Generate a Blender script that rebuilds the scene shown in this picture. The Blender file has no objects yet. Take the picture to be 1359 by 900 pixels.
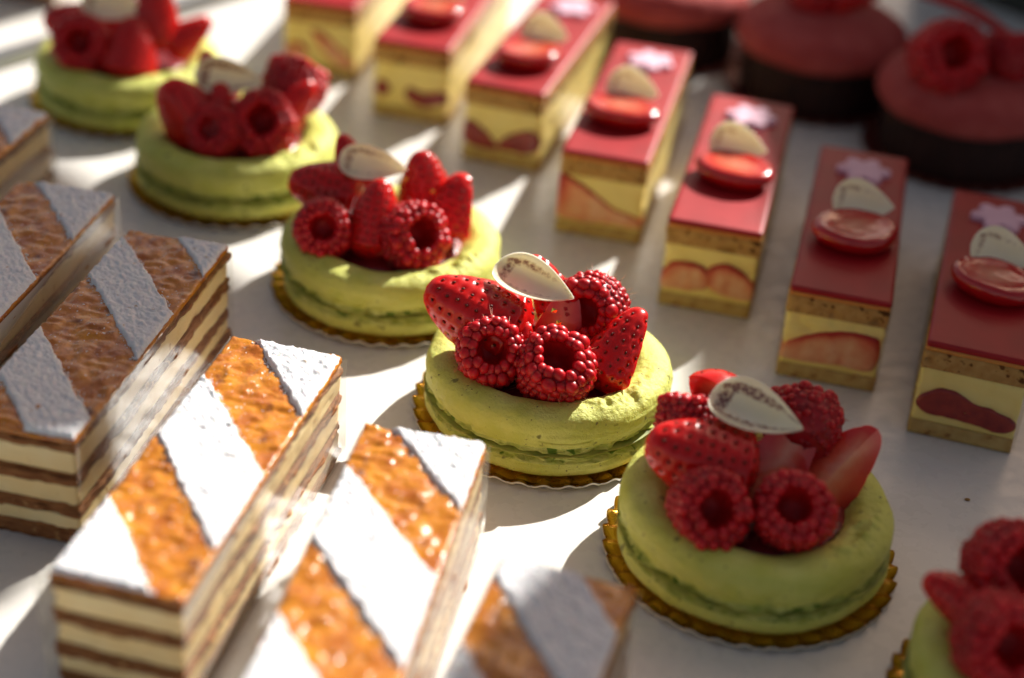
import bpy, math, random
import numpy as np
from mathutils import Vector, Matrix, Quaternion

# ------------------------------------------------------------------ camera, light, exposure
S = 0.01                                    # shapes are written in centimetres, the scene is in metres
scn = bpy.context.scene
C = scn.collection
R = math.radians

cam_d = bpy.data.cameras.new("camera")
cam = bpy.data.objects.new("camera", cam_d)
C.objects.link(cam)
scn.camera = cam
rt = Vector((0.9966449, 0.04284174, 0.06973898))
up = Vector((-0.08184705, 0.52168033, 0.84920592))
fw = Vector((0.0, 0.85206468, -0.52343651))
m = Matrix((rt, up, -fw)).transposed().to_4x4()
m.translation = Vector((0, 0, 31.405 * S))
cam.matrix_world = m
cam_d.sensor_width = 36.0
cam_d.lens = 59.02
cam_d.clip_start = 0.01
cam_d.clip_end = 100.0
cam_d.dof.use_dof = True
cam_d.dof.focus_distance = 0.525
cam_d.dof.aperture_fstop = 4.2

SUN_EL = 36.0
SUN_AZ = (0.588, 0.809)                     # ground direction towards the sun (behind, to the right)
world = bpy.data.worlds.new("World")
scn.world = world
world.use_nodes = True
wn = world.node_tree
sky = wn.nodes.new("ShaderNodeTexSky")
sky.sky_type = 'NISHITA'
sky.sun_disc = False
sky.air_density = 0.8
sky.dust_density = 2.0
sky.sun_elevation = R(SUN_EL)
sky.sun_rotation = math.atan2(SUN_AZ[0], SUN_AZ[1])
warm = wn.nodes.new("ShaderNodeMix")          # the room's cream walls take the blue out of the sky light
warm.data_type = 'RGBA'
warm.blend_type = 'MULTIPLY'
warm.inputs[0].default_value = 1.0
warm.inputs[7].default_value = (1.34, 1.02, 0.74, 1)
wn.links.new(sky.outputs[0], warm.inputs[6])
wn.links.new(warm.outputs[2], wn.nodes['Background'].inputs[0])
wn.nodes['Background'].inputs[1].default_value = 0.052

sun_d = bpy.data.lights.new("sun", 'SUN')
sun_d.energy = 4.3
sun_d.angle = R(0.5)
sun_d.color = (1.0, 0.965, 0.90)
sun = bpy.data.objects.new("sun", sun_d)
C.objects.link(sun)
ce = math.cos(R(SUN_EL))
to_sun = Vector((SUN_AZ[0] * ce, SUN_AZ[1] * ce, math.sin(R(SUN_EL))))
sun.rotation_euler = to_sun.to_track_quat('Z', 'Y').to_euler()
sun.location = to_sun * 3

scn.view_settings.view_transform = 'Standard'
scn.view_settings.look = 'None'
scn.view_settings.exposure = 1.1
scn.view_settings.gamma = 1.0
scn.cycles.max_bounces = 10
scn.cycles.transparent_max_bounces = 16

# ------------------------------------------------------------------ noise
def _hash(ix, iy, iz, seed):
    h = (ix * 374761393 + iy * 668265263 + iz * 2147483647 + seed * 974711) & 0xFFFFFFFF
    h = ((h ^ (h >> 13)) * 1274126177) & 0xFFFFFFFF
    h = (h ^ (h >> 16)) & 0xFFFFFFFF
    h = (h * 2654435761) & 0xFFFFFFFF
    return ((h >> 8) & 0xFFFF) / 32767.5 - 1.0

def vnoise(P, scale=1.0, seed=0):
    sc = np.asarray(scale, float)
    Q = np.asarray(P, float) * sc + 100.37 + seed * 7.13
    i = np.floor(Q).astype(np.int64)
    f = Q - i
    f = f * f * (3 - 2 * f)
    r = 0
    for dx in (0, 1):
        for dy in (0, 1):
            for dz in (0, 1):
                wgt = (f[:, 0] if dx else 1 - f[:, 0]) * (f[:, 1] if dy else 1 - f[:, 1]) * (f[:, 2] if dz else 1 - f[:, 2])
                r = r + wgt * _hash(i[:, 0] + dx, i[:, 1] + dy, i[:, 2] + dz, seed)
    return r

def fbm(P, scale=1.0, seed=0, oct=3):
    r = 0
    a = 1.0
    sc = np.asarray(scale, float)
    for k in range(oct):
        r = r + a * vnoise(P, sc * 2 ** k, seed + k * 17)
        a *= .5
    return r / 1.6

# ------------------------------------------------------------------ materials (noise scales per centimetre)
def pmat(name, c1, c2=None, scale=1.0, rough=.5, spec=.5, sss=0, rad=(1, .3, .15), rad_cm=.3, bump=None, coat=0,
         metal=0, specks=(), rim=None, detail=4, trans=0, contrast=(.35, .65), stretch=(1, 1, 1), sheen=0, rnoise=None, coat_rough=.05):
    mt = bpy.data.materials.new(name)
    mt.use_nodes = True
    nt = mt.node_tree
    N, L = nt.nodes, nt.links
    b = N['Principled BSDF']
    tc = N.new('ShaderNodeTexCoord')
    mp = N.new('ShaderNodeMapping')
    mp.inputs['Scale'].default_value = stretch
    L.new(tc.outputs['Object'], mp.inputs[0])
    co = mp.outputs[0]
    col = None
    if c2 is not None:
        n = N.new('ShaderNodeTexNoise')
        n.inputs['Scale'].default_value = scale * 100
        n.inputs['Detail'].default_value = detail
        L.new(co, n.inputs['Vector'])
        r = N.new('ShaderNodeValToRGB')
        r.color_ramp.elements[0].position, r.color_ramp.elements[1].position = contrast
        r.color_ramp.elements[0].color = (*c1, 1)
        r.color_ramp.elements[1].color = (*c2, 1)
        L.new(n.outputs[0], r.inputs[0])
        col = r.outputs[0]
    else:
        rgb = N.new('ShaderNodeRGB')
        rgb.outputs[0].default_value = (*c1, 1)
        col = rgb.outputs[0]
    if rim is not None:                     # rim: list of (position, colour) over the 'rim' attribute (0 centre, 1 skin)
        at = N.new('ShaderNodeAttribute')
        at.attribute_name = 'rim'
        n2 = N.new('ShaderNodeTexNoise')
        n2.inputs['Scale'].default_value = 400
        L.new(co, n2.inputs['Vector'])
        ma = N.new('ShaderNodeMath')
        ma.operation = 'MULTIPLY_ADD'
        L.new(n2.outputs[0], ma.inputs[0])
        ma.inputs[1].default_value = .3
        L.new(at.outputs['Fac'], ma.inputs[2])
        sb = N.new('ShaderNodeMath')
        sb.operation = 'SUBTRACT'
        L.new(ma.outputs[0], sb.inputs[0])
        sb.inputs[1].default_value = .15
        r = N.new('ShaderNodeValToRGB')
        els = r.color_ramp.elements
        els[0].position, els[0].color = rim[0][0], (*rim[0][1], 1)
        els[1].position, els[1].color = rim[-1][0], (*rim[-1][1], 1)
        for p, c in rim[1:-1]:
            e = els.new(p)
            e.color = (*c, 1)
        L.new(sb.outputs[0], r.inputs[0])
        col = r.outputs[0]
    for (sc, th, c, soft) in specks:
        n = N.new('ShaderNodeTexNoise')
        n.inputs['Scale'].default_value = sc * 100
        n.inputs['Detail'].default_value = 2
        L.new(tc.outputs['Object'], n.inputs['Vector'])
        mr = N.new('ShaderNodeMapRange')
        mr.inputs[1].default_value = th
        mr.inputs[2].default_value = th + soft
        L.new(n.outputs[0], mr.inputs[0])
        mx = N.new('ShaderNodeMix')
        mx.data_type = 'RGBA'
        L.new(mr.outputs[0], mx.inputs[0])
        L.new(col, mx.inputs[6])
        mx.inputs[7].default_value = (*c, 1)
        col = mx.outputs[2]
    L.new(col, b.inputs['Base Color'])
    b.inputs['Roughness'].default_value = rough
    if rnoise:
        n = N.new('ShaderNodeTexNoise')
        n.inputs['Scale'].default_value = rnoise[0] * 100
        L.new(co, n.inputs['Vector'])
        mr = N.new('ShaderNodeMapRange')
        mr.inputs[1].default_value = .35
        mr.inputs[2].default_value = .65
        mr.inputs[3].default_value = rnoise[1]
        mr.inputs[4].default_value = rnoise[2]
        L.new(n.outputs[0], mr.inputs[0])
        L.new(mr.outputs[0], b.inputs['Roughness'])
    b.inputs['Specular IOR Level'].default_value = spec
    b.inputs['Metallic'].default_value = metal
    b.inputs['Coat Weight'].default_value = coat
    b.inputs['Coat Roughness'].default_value = coat_rough
    b.inputs['Sheen Weight'].default_value = sheen
    b.inputs['Transmission Weight'].default_value = trans
    if sss:
        b.inputs['Subsurface Weight'].default_value = sss
        b.inputs['Subsurface Radius'].default_value = rad
        b.inputs['Subsurface Scale'].default_value = rad_cm * S
    prev = None
    for (sc, st, dist) in (bump or ()):
        n = N.new('ShaderNodeTexNoise')
        n.inputs['Scale'].default_value = sc * 100
        n.inputs['Detail'].default_value = 5
        L.new(co, n.inputs['Vector'])
        bp = N.new('ShaderNodeBump')
        bp.inputs['Strength'].default_value = st
        bp.inputs['Distance'].default_value = dist * S
        L.new(n.outputs[0], bp.inputs['Height'])
        if prev:
            L.new(prev, bp.inputs['Normal'])
        prev = bp.outputs[0]
    if prev:
        L.new(prev, b.inputs['Normal'])
    return mt

def clear_mat(name, tint, gloss_rough, glare=0.0):
    mt = bpy.data.materials.new(name)
    mt.use_nodes = True
    N, L = mt.node_tree.nodes, mt.node_tree.links
    N.remove(N['Principled BSDF'])
    tr = N.new('ShaderNodeBsdfTransparent')
    tr.inputs[0].default_value = (*tint, 1)
    gl = N.new('ShaderNodeBsdfGlossy')
    gl.inputs['Roughness'].default_value = gloss_rough
    fr = N.new('ShaderNodeLayerWeight')
    pw = N.new('ShaderNodeMath')
    pw.operation = 'POWER'
    pw.inputs[1].default_value = 3.5
    L.new(fr.outputs['Facing'], pw.inputs[0])
    tc = N.new('ShaderNodeTexCoord')
    n = N.new('ShaderNodeTexNoise')
    n.inputs['Scale'].default_value = 90
    bp = N.new('ShaderNodeBump')
    bp.inputs['Strength'].default_value = .25
    bp.inputs['Distance'].default_value = .0008
    L.new(tc.outputs['Object'], n.inputs['Vector'])
    L.new(n.outputs[0], bp.inputs['Height'])
    L.new(bp.outputs[0], gl.inputs['Normal'])
    L.new(bp.outputs[0], fr.inputs['Normal'])
    mx = N.new('ShaderNodeMixShader')
    ml = N.new('ShaderNodeMath')
    ml.operation = 'MULTIPLY_ADD'
    ml.inputs[1].default_value = .20
    ml.inputs[2].default_value = .02
    L.new(pw.outputs[0], ml.inputs[0])
    L.new(ml.outputs[0], mx.inputs[0])
    base = tr.outputs[0]
    if glare:                               # diffuse white mixed into the film to stand for glare
        df = N.new('ShaderNodeBsdfDiffuse')
        df.inputs[0].default_value = (.88, .85, .78, 1)
        tl = N.new('ShaderNodeBsdfTranslucent')
        tl.inputs[0].default_value = (.88, .85, .78, 1)
        a1 = N.new('ShaderNodeMixShader')
        a1.inputs[0].default_value = .4
        L.new(df.outputs[0], a1.inputs[1]); L.new(tl.outputs[0], a1.inputs[2])
        n3 = N.new('ShaderNodeTexNoise')
        n3.inputs['Scale'].default_value = 34
        n3.inputs['Detail'].default_value = 1
        m9 = N.new('ShaderNodeMapping')
        m9.inputs['Scale'].default_value = (1, .35, 2.2)
        L.new(tc.outputs['Object'], m9.inputs[0]); L.new(m9.outputs[0], n3.inputs['Vector'])
        mr = N.new('ShaderNodeMapRange')
        mr.inputs[1].default_value = .38
        mr.inputs[2].default_value = .66
        mr.inputs[3].default_value = glare * .25
        mr.inputs[4].default_value = min(1, glare * 1.6)
        L.new(n3.outputs[0], mr.inputs[0])
        a2 = N.new('ShaderNodeMixShader')
        L.new(mr.outputs[0], a2.inputs[0])
        L.new(tr.outputs[0], a2.inputs[1]); L.new(a1.outputs[0], a2.inputs[2])
        base = a2.outputs[0]
    L.new(base, mx.inputs[1])
    L.new(gl.outputs[0], mx.inputs[2])
    L.new(mx.outputs[0], N['Material Output'].inputs[0])
    return mt

M = {}
M['table'] = pmat('white laminate', (.74, .71, .66), (.78, .75, .70), .15, rough=.28, spec=.45, bump=[(6, .12, .01)], rnoise=(1.5, .22, .36))
M['floor'] = pmat('dark floor', (.03, .05, .045), (.06, .085, .07), .02, rough=.9, spec=.1)
M['darkpanel'] = pmat('dark green added panel', (.018, .026, .022), (.05, .06, .052), .06, rough=.55, spec=.3)
M['shell'] = pmat('pistachio macaron', (.54, .56, .095), (.66, .67, .175), .9, rough=.6, spec=.4, sss=.35, rad=(1, .8, .25), rad_cm=.3,
                  bump=[(3, .6, .10), (9, .7, .05), (26, .7, .025)], specks=[(2.2, .665, (.24, .24, .05), .06), (5.5, .69, (.15, .12, .04), .05)])
M['foot'] = pmat('macaron foot', (.36, .42, .08), (.56, .58, .18), 3.0, rough=.8, spec=.2, sss=.2, rad=(1, .8, .3), rad_cm=.2,
                 bump=[(7, .8, .06)], specks=[(2.5, .60, (.10, .18, .02), .08)])
M['fill'] = pmat('pistachio cream', (.16, .20, .03), (.44, .46, .09), 1.3, rough=.6, sss=.2, rad_cm=.1)
M['puree'] = pmat('red fruit puree', (.22, .01, .012), (.10, .006, .008), 1.0, rough=.25, spec=.5, bump=[(3, .5, .05)])
M['rasp'] = pmat('raspberry', (.56, .005, .012), (.40, .003, .008), 1.5, rough=.38, spec=.38, sss=.65, rad=(1, .07, .05), rad_cm=.55,
                 bump=[(16, .12, .01)])
M['raspin'] = pmat('raspberry hollow', (.50, .006, .008), (.36, .004, .007), 2, rough=.5, spec=.3, sss=.4, rad=(1, .08, .05), rad_cm=.35, bump=[(8, .4, .03)])
M['hair'] = pmat('raspberry hair', (.45, .16, .08), rough=.5)
M['skin'] = pmat('strawberry skin', (.64, .008, .006), (.50, .005, .005), .8, rough=.27, spec=.4, sss=.5, rad=(1, .08, .05), rad_cm=.5, coat=.12,
                 bump=[(9, .12, .02)])
M['seed'] = pmat('strawberry seed', (.10, .010, .005), (.16, .03, .008), 3, rough=.5, spec=.25)
M['cut'] = pmat('strawberry flesh', (1, 0, 0), rough=.28, spec=.5, sss=.5, rad=(1, .18, .1), rad_cm=.5, coat=.5, bump=[(5, .25, .03)],
                rim=[(0, (.80, .34, .20)), (.3, (.74, .15, .07)), (.65, (.64, .04, .022)), (1, (.55, .012, .012))])
M['cutpale'] = pmat('glazed strawberry slice', (1, 0, 0), rough=.14, spec=.4, sss=.5, rad=(1, .2, .1), rad_cm=.4, coat=.55, bump=[(1.6, .5, .10)],
                    rim=[(0, (.66, .22, .14)), (.45, (.60, .10, .06)), (.68, (.56, .022, .016)), (1, (.42, .006, .008))])
M['inset'] = pmat('strawberry piece in cream', (1, 0, 0), rough=.4, spec=.4, sss=.3, rad=(1, .2, .1), rad_cm=.3, bump=[(5, .4, .03)],
                  rim=[(0, (.80, .50, .32)), (.3, (.74, .34, .18)), (.55, (.64, .17, .08)), (.8, (.50, .05, .025)), (1, (.40, .016, .012))])
M['jam'] = pmat('dark strawberry jam', (.20, .012, .014), (.32, .03, .02), 2.2, rough=.3, spec=.5, bump=[(4, .6, .06)])
M['petal'] = None
M['gold'] = pmat('gold foil card', (.86, .55, .13), (.74, .43, .08), 1, rough=.2, metal=1.0, bump=[(2.5, .25, .05)], rnoise=(2, .16, .34))
M['cardback'] = pmat('white card edge', (.72, .68, .60), rough=.6)
M['goldleaf'] = pmat('gold leaf', (.95, .62, .10), rough=.25, metal=1.0)
M['crust'] = pmat('puff pastry', (.36, .15, .05), (.17, .055, .016), 1.6, rough=.7, spec=.25, sss=.1, rad_cm=.1, stretch=(1, 1, 4.5), contrast=(.3, .7),
                  bump=[(5, .8, .06)], specks=[(3, .62, (.55, .29, .11), .1)])
M['custard'] = pmat('vanilla cream', (.86, .62, .29), (.88, .68, .36), .8, rough=.55, spec=.35, sss=.3, rad=(1, .7, .4), rad_cm=.4,
                    bump=[(4, .35, .03), (.9, .3, .1)], specks=[(2.0, .69, (.58, .33, .12), .06)])
M['glaze'] = pmat('caramelised pastry', (.64, .25, .014), (.38, .10, .008), 1.5, rough=.22, spec=.45, sss=.25, rad=(1, .4, .1), rad_cm=.2, coat=.4,
                  contrast=(.3, .66), bump=[(2.2, .5, .12), (7, .5, .05)], specks=[(1.1, .63, (.16, .04, .008), .1), (9, .68, (.80, .76, .70), .04)])
M['sugar'] = pmat('icing sugar', (.80, .80, .81), (.70, .70, .72), 5, rough=.95, spec=.1, sss=.15, rad_cm=.1, bump=[(14, .7, .03), (30, .6, .015)],
                  specks=[(3.2, .685, (.52, .42, .33), .07)])
M['plastic'] = clear_mat('clear acetate', (.97, .97, .96), .22)
M['faint_glare'] = clear_mat('faint glare acetate', (.97, .97, .96), .2, .24)
M['strong_glare'] = clear_mat('strong glare acetate', (.97, .97, .96), .2, .55)
M['painted_glare'] = clear_mat('milky acetate', (.97, .97, .96), .2, .34)
M['sponge'] = pmat('sponge', (.50, .29, .10), (.40, .20, .06), 2.5, rough=.85, spec=.2, sss=.1, rad_cm=.1, bump=[(6, .9, .06)],
                   specks=[(1.7, .60, (.10, .035, .010), .05), (3.4, .60, (.14, .05, .015), .05)])
M['sponge2'] = pmat('pale sponge', (.54, .38, .15), (.44, .27, .09), 2.5, rough=.85, spec=.2, bump=[(6, .9, .06)], specks=[(2.4, .62, (.28, .14, .05), .06)])
M['ycream'] = pmat('yellow cream', (.88, .71, .27), (.83, .64, .21), .9, rough=.5, spec=.35, sss=.25, rad=(1, .7, .3), rad_cm=.3, bump=[(3, .4, .04)])
M['edge'] = pmat('soaked sponge edge', (.62, .26, .04), (.55, .18, .03), 1.5, rough=.5)
M['rglaze'] = pmat('red fruit glaze', (.36, .005, .010), (.29, .004, .008), .6, rough=.47, spec=.36, bump=[(1.2, .12, .05)])
M['flower'] = pmat('lilac sugar flower', (.72, .42, .52), (.76, .46, .56), 1, rough=.6)
M['choc'] = pmat('dark chocolate', (.022, .007, .006), (.034, .011, .009), 1.2, rough=.6, spec=.25, bump=[(4, .6, .06)])
M['mousse'] = pmat('pink velvet mousse', (.46, .085, .075), (.38, .055, .05), 1.0, rough=.8, spec=.2, sss=.2, rad_cm=.3, bump=[(10, .6, .04)])
M['redcurl'] = pmat('red chocolate curl', (.40, .006, .012), rough=.35)
M['redcard'] = pmat('red foil card', (.20, .03, .02), (.14, .022, .016), 1, rough=.45, metal=.4)
M['crumb'] = pmat('crumb', (.30, .14, .03), (.42, .22, .05), 6, rough=.8)
M['band_strip'] = pmat('grey shade band metal', (.45, .46, .47), rough=.35, metal=.9)
M['frame'] = pmat('grey shade board', (.18, .18, .19), rough=.6)  # for the added boards that shape the shade

def petal_material():
    mt = pmat('printed white chocolate', (.84, .74, .48), (.88, .80, .56), .8, rough=.3, spec=.5, sss=.6, rad=(1, .85, .6), rad_cm=.25, coat=.2)
    N, L = mt.node_tree.nodes, mt.node_tree.links
    b = N['Principled BSDF']
    old = b.inputs['Base Color'].links[0].from_socket
    at = N.new('ShaderNodeAttribute')
    at.attribute_name = 'rim'
    tc = N.new('ShaderNodeTexCoord')
    v = N.new('ShaderNodeTexVoronoi')
    v.inputs['Scale'].default_value = 760
    L.new(tc.outputs['Object'], v.inputs['Vector'])
    n = N.new('ShaderNodeTexNoise')
    n.inputs['Scale'].default_value = 480
    n.inputs['Detail'].default_value = 6
    L.new(tc.outputs['Object'], n.inputs['Vector'])
    m1 = N.new('ShaderNodeMath'); m1.operation = 'MULTIPLY'
    L.new(at.outputs['Fac'], m1.inputs[0]); L.new(n.outputs[0], m1.inputs[1])
    m2 = N.new('ShaderNodeMapRange')
    m2.inputs[1].default_value = .22
    m2.inputs[2].default_value = .50
    L.new(m1.outputs[0], m2.inputs[0])
    m3 = N.new('ShaderNodeMapRange')
    m3.inputs[1].default_value = 1.0
    m3.inputs[2].default_value = .45
    L.new(v.outputs['Distance'], m3.inputs[0])
    m4 = N.new('ShaderNodeMath'); m4.operation = 'MULTIPLY'
    L.new(m2.outputs[0], m4.inputs[0]); L.new(m3.outputs[0], m4.inputs[1])
    mx = N.new('ShaderNodeMix'); mx.data_type = 'RGBA'
    L.new(m4.outputs[0], mx.inputs[0]); L.new(old, mx.inputs[6])
    mx.inputs[7].default_value = (.20, .10, .085, 1)
    L.new(mx.outputs[2], b.inputs['Base Color'])
    return mt
M['petal'] = petal_material()

# ------------------------------------------------------------------ mesh helpers (centimetres in, metres out)
def mesh(name, V, F, mats, midx=None, smooth=True, rim=None):
    me = bpy.data.meshes.new(name)
    V = np.asarray(V, float) * S
    if isinstance(F, np.ndarray):
        F = F.tolist()
    me.from_pydata(V.tolist(), [], F)
    for mt in (mats if isinstance(mats, (list, tuple)) else [mats]):
        me.materials.append(mt)
    if midx is not None:
        me.polygons.foreach_set('material_index', np.asarray(midx, np.int32))
    me.polygons.foreach_set('use_smooth', np.full(len(me.polygons), smooth))
    if rim is not None:
        a = me.attributes.new('rim', 'FLOAT', 'POINT')
        a.data.foreach_set('value', np.asarray(rim, np.float32))
    me.update()
    return me

class Acc:                                   # collects several pieces into one mesh
    def __init__(self):
        self.V, self.F, self.M, self.R, self.n = [], [], [], [], 0
    def add(self, V, F, mi=0, rim=None):
        V = np.asarray(V, float)
        self.V.append(V)
        for f in (F.tolist() if isinstance(F, np.ndarray) else F):
            self.F.append([i + self.n for i in f])
        self.M += [mi] * len(F)
        self.R.append(np.zeros(len(V)) if rim is None else np.asarray(rim, float))
        self.n += len(V)
    def addm(self, V, F, mi):
        self.add(V, F, 0)
        self.M[-len(F):] = [int(i) for i in mi]
    def mesh(self, name, mats, smooth=True):
        return mesh(name, np.concatenate(self.V), self.F, mats, self.M, smooth, np.concatenate(self.R))

def part(name, me, parent, loc=(0, 0, 0), rot=None, scale=1.0, label=None):
    o = bpy.data.objects.new(name, me)
    C.objects.link(o)
    o.parent = parent
    o.location = Vector(loc) * S
    if rot is not None:
        o.rotation_mode = 'QUATERNION'
        o.rotation_quaternion = rot
    o.scale = (scale,) * 3 if not isinstance(scale, tuple) else scale
    if label:
        o['label'] = label
    return o

def thing(name, label, cat, loc, rz=0.0, group=None):
    o = bpy.data.objects.new(name, None)
    C.objects.link(o)
    o.empty_display_size = .01
    o.location = Vector(loc) * S
    o.rotation_euler = (0, 0, rz)
    o['label'] = label
    o['category'] = cat
    if group:
        o['group'] = group
    return o

def single(name, me, label, cat, loc, rz=0.0, group=None):
    o = bpy.data.objects.new(name, me)
    C.objects.link(o)
    o.location = Vector(loc) * S
    o.rotation_euler = (0, 0, rz)
    o['label'] = label
    o['category'] = cat
    if group:
        o['group'] = group
    return o

def struct(name, me, kind='structure'):
    o = bpy.data.objects.new(name, me)
    C.objects.link(o)
    o['kind'] = kind
    return o

def grid_faces(nu, nv, wrap=False):          # rows nu, columns nv
    i = np.arange(nu - 1)[:, None]
    cols = nv if wrap else nv - 1
    j = np.arange(cols)[None, :]
    j2 = (j + 1) % nv
    a = i * nv + j
    b = i * nv + j2
    c = (i + 1) * nv + j2
    d = (i + 1) * nv + j
    return np.stack([a, b, c, d], -1).reshape(-1, 4)

def lathe(prof, n, noise=None):
    prof = np.asarray(prof, float)
    th = np.linspace(0, 2 * np.pi, n, endpoint=False)
    V = np.stack([prof[:, None, 0] * np.cos(th), prof[:, None, 0] * np.sin(th), np.repeat(prof[:, None, 1], n, 1)], -1).reshape(-1, 3)
    if noise is not None:
        V = noise(V)
    return V, grid_faces(len(prof), n, True)

def resample(pts, n):
    pts = np.asarray(pts, float)
    P = np.vstack([2 * pts[0] - pts[1], pts, 2 * pts[-1] - pts[-2]])
    out = []
    m_ = len(pts) - 1
    for t in np.linspace(0, m_ - 1e-6, n):
        i = int(t)
        f = t - i
        p0, p1, p2, p3 = P[i], P[i + 1], P[i + 2], P[i + 3]
        out.append(.5 * ((2 * p1) + (-p0 + p2) * f + (2 * p0 - 5 * p1 + 4 * p2 - p3) * f * f + (-p0 + 3 * p1 - 3 * p2 + p3) * f ** 3))
    return np.array(out)

def boxgrid(w, l, z0, z1, step, stepz, r):
    """A rounded box as one surface grid: vertices, outward normals, faces."""
    nx, ny, nz = max(2, int(w / step)), max(2, int(l / step)), max(2, int(round((z1 - z0) / stepz)))
    X, Y, Z = np.meshgrid(np.linspace(0, w, nx + 1), np.linspace(0, l, ny + 1), np.linspace(z0, z1, nz + 1), indexing='ij')
    I, J, K = np.meshgrid(np.arange(nx + 1), np.arange(ny + 1), np.arange(nz + 1), indexing='ij')
    surf = (I == 0) | (I == nx) | (J == 0) | (J == ny) | (K == 0) | (K == nz)
    idx = np.full(surf.shape, -1)
    idx[surf] = np.arange(surf.sum())
    P = np.stack([X[surf], Y[surf], Z[surf]], -1)
    def q(A, flip):
        a, b, c, d = A[:-1, :-1], A[1:, :-1], A[1:, 1:], A[:-1, 1:]
        f = np.stack([a, b, c, d], -1).reshape(-1, 4)
        return f[:, ::-1] if flip else f
    F = np.concatenate([q(idx[:, :, -1], False), q(idx[:, :, 0], True), q(idx[:, 0, :], False), q(idx[:, -1, :], True),
                        q(idx[0], True), q(idx[-1], False)])
    lo = np.array([r, r, z0 + r]); hi = np.array([w - r, l - r, z1 - r])
    core = np.clip(P, lo, hi)
    D = P - core
    nrm = D / np.maximum(np.linalg.norm(D, axis=1, keepdims=True), 1e-9)
    return core + nrm * r, nrm, F

def basis(zdir, xdir=None, spin=0.0):
    z = Vector(zdir).normalized()
    x = Vector(xdir) if xdir is not None else (Vector((1, 0, 0)) if abs(z.x) < .9 else Vector((0, 1, 0)))
    x = (x - z * x.dot(z)).normalized()
    y = z.cross(x)
    qm = Matrix((x, y, z)).transposed().to_quaternion()
    return qm @ Quaternion((0, 0, 1), spin)

# ------------------------------------------------------------------ fruit
def uvsphere(nu=7, nv=10):
    u = np.linspace(0, np.pi, nu)
    v = np.linspace(0, 2 * np.pi, nv, endpoint=False)
    V = np.stack([np.sin(u)[:, None] * np.cos(v), np.sin(u)[:, None] * np.sin(v), np.repeat(np.cos(u)[:, None], nv, 1)], -1).reshape(-1, 3)
    return V, grid_faces(nu, nv, True)[:, ::-1]

def raspberry_mesh(seed, length=1.0):
    rnd = random.Random(seed)
    A = Acc()
    SV, SF = uvsphere(8, 12)
    rings = []                               # profile of a cup: rim at the top, closed tip at the bottom
    for (z, r, dr) in ((.66, .60, .215), (.60, .84, .235), (.36, .95, .23), (.12, .985, .225), (-.12, .985, .215), (-.36, .93, .21), (-.58, .82, .20), (-.78, .67, .19), (-.94, .48, .18), (-1.04, .28, .17), (-1.09, .08, .16)):
        rings.append((z * length, r, dr))
    for k, (z, r, dr) in enumerate(rings):
        n = max(2, int(2 * math.pi * r / (dr * (1.28 if k < 2 else .92))))
        if k == 0:
            n = 15
        ph = rnd.random() * 6.28
        for i in range(n):
            a = ph + (i + rnd.uniform(-.18, .18)) * 2 * math.pi / n
            rr = r + rnd.uniform(-.035, .035)
            zz = z + rnd.uniform(-.05, .05)
            d = dr * (.84 if k < 2 else .62) * rnd.uniform(.85, 1.15)
            nrm = Vector((math.cos(a) * r, math.sin(a) * r, (z + .05) * .75)).normalized()
            q = nrm.to_track_quat('Z', 'Y').to_matrix()
            sc = np.array([d, d, d * rnd.uniform(.85, 1.05)])
            V = (SV * sc) @ np.array(q).T + np.array([math.cos(a) * rr, math.sin(a) * rr, zz])
            A.add(V, SF, 0)
    # outer core so that no light leaks between drupelets
    prof = resample([(0.001, -1.16), (.48, -1.06), (.82, -.76), (1.02, -.3), (1.05, .1), (.95, .5), (.72, .70), (.52, .62), (.44, .36), (.36, .12), (.22, -.02), (0.001, -.06)], 40)
    prof[:, 1] *= length
    V, F = lathe(prof, 36, lambda P: P + (fbm(P, 3, seed)[:, None] * .05) * np.array([1, 1, .6]))
    zf = V[F].mean(1); rf = np.hypot(zf[:, 0], zf[:, 1])
    inner = np.zeros(len(F), int); inner[22 * 36:] = 1
    A.addm(V, F, inner)
    for i in range(46):                      # short pale styles
        a = rnd.random() * 6.283
        z = rnd.uniform(-.7, .62) * length
        r = math.sqrt(max(.05, 1 - (z / 1.25) ** 2)) * 1.1
        d = np.array([math.cos(a) * r, math.sin(a) * r, z * .6])
        d /= np.linalg.norm(d)
        p0 = np.array([math.cos(a) * r, math.sin(a) * r, z]) - d * .02
        tip = p0 + d * rnd.uniform(.16, .34) + np.array([rnd.uniform(-.1, .1) for _ in range(3)])
        s1 = np.cross(d, [0, 0, 1.0]); s1 /= np.linalg.norm(s1) + 1e-9
        s2 = np.cross(d, s1)
        w = .012
        A.add([p0 + s1 * w, p0 - s1 * w * .5 + s2 * w, p0 - s1 * w * .5 - s2 * w, tip], [[0, 1, 3], [1, 2, 3], [2, 0, 3]], 2)
    W = np.concatenate(A.V)                  # no two berries are quite round
    off = np.stack([fbm(W, .5, seed + 60 + q) for q in range(3)], -1) * .16
    A.V = [W + off]
    return A.mesh('raspberry', [M['rasp'], M['raspin'], M['hair']])

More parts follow.
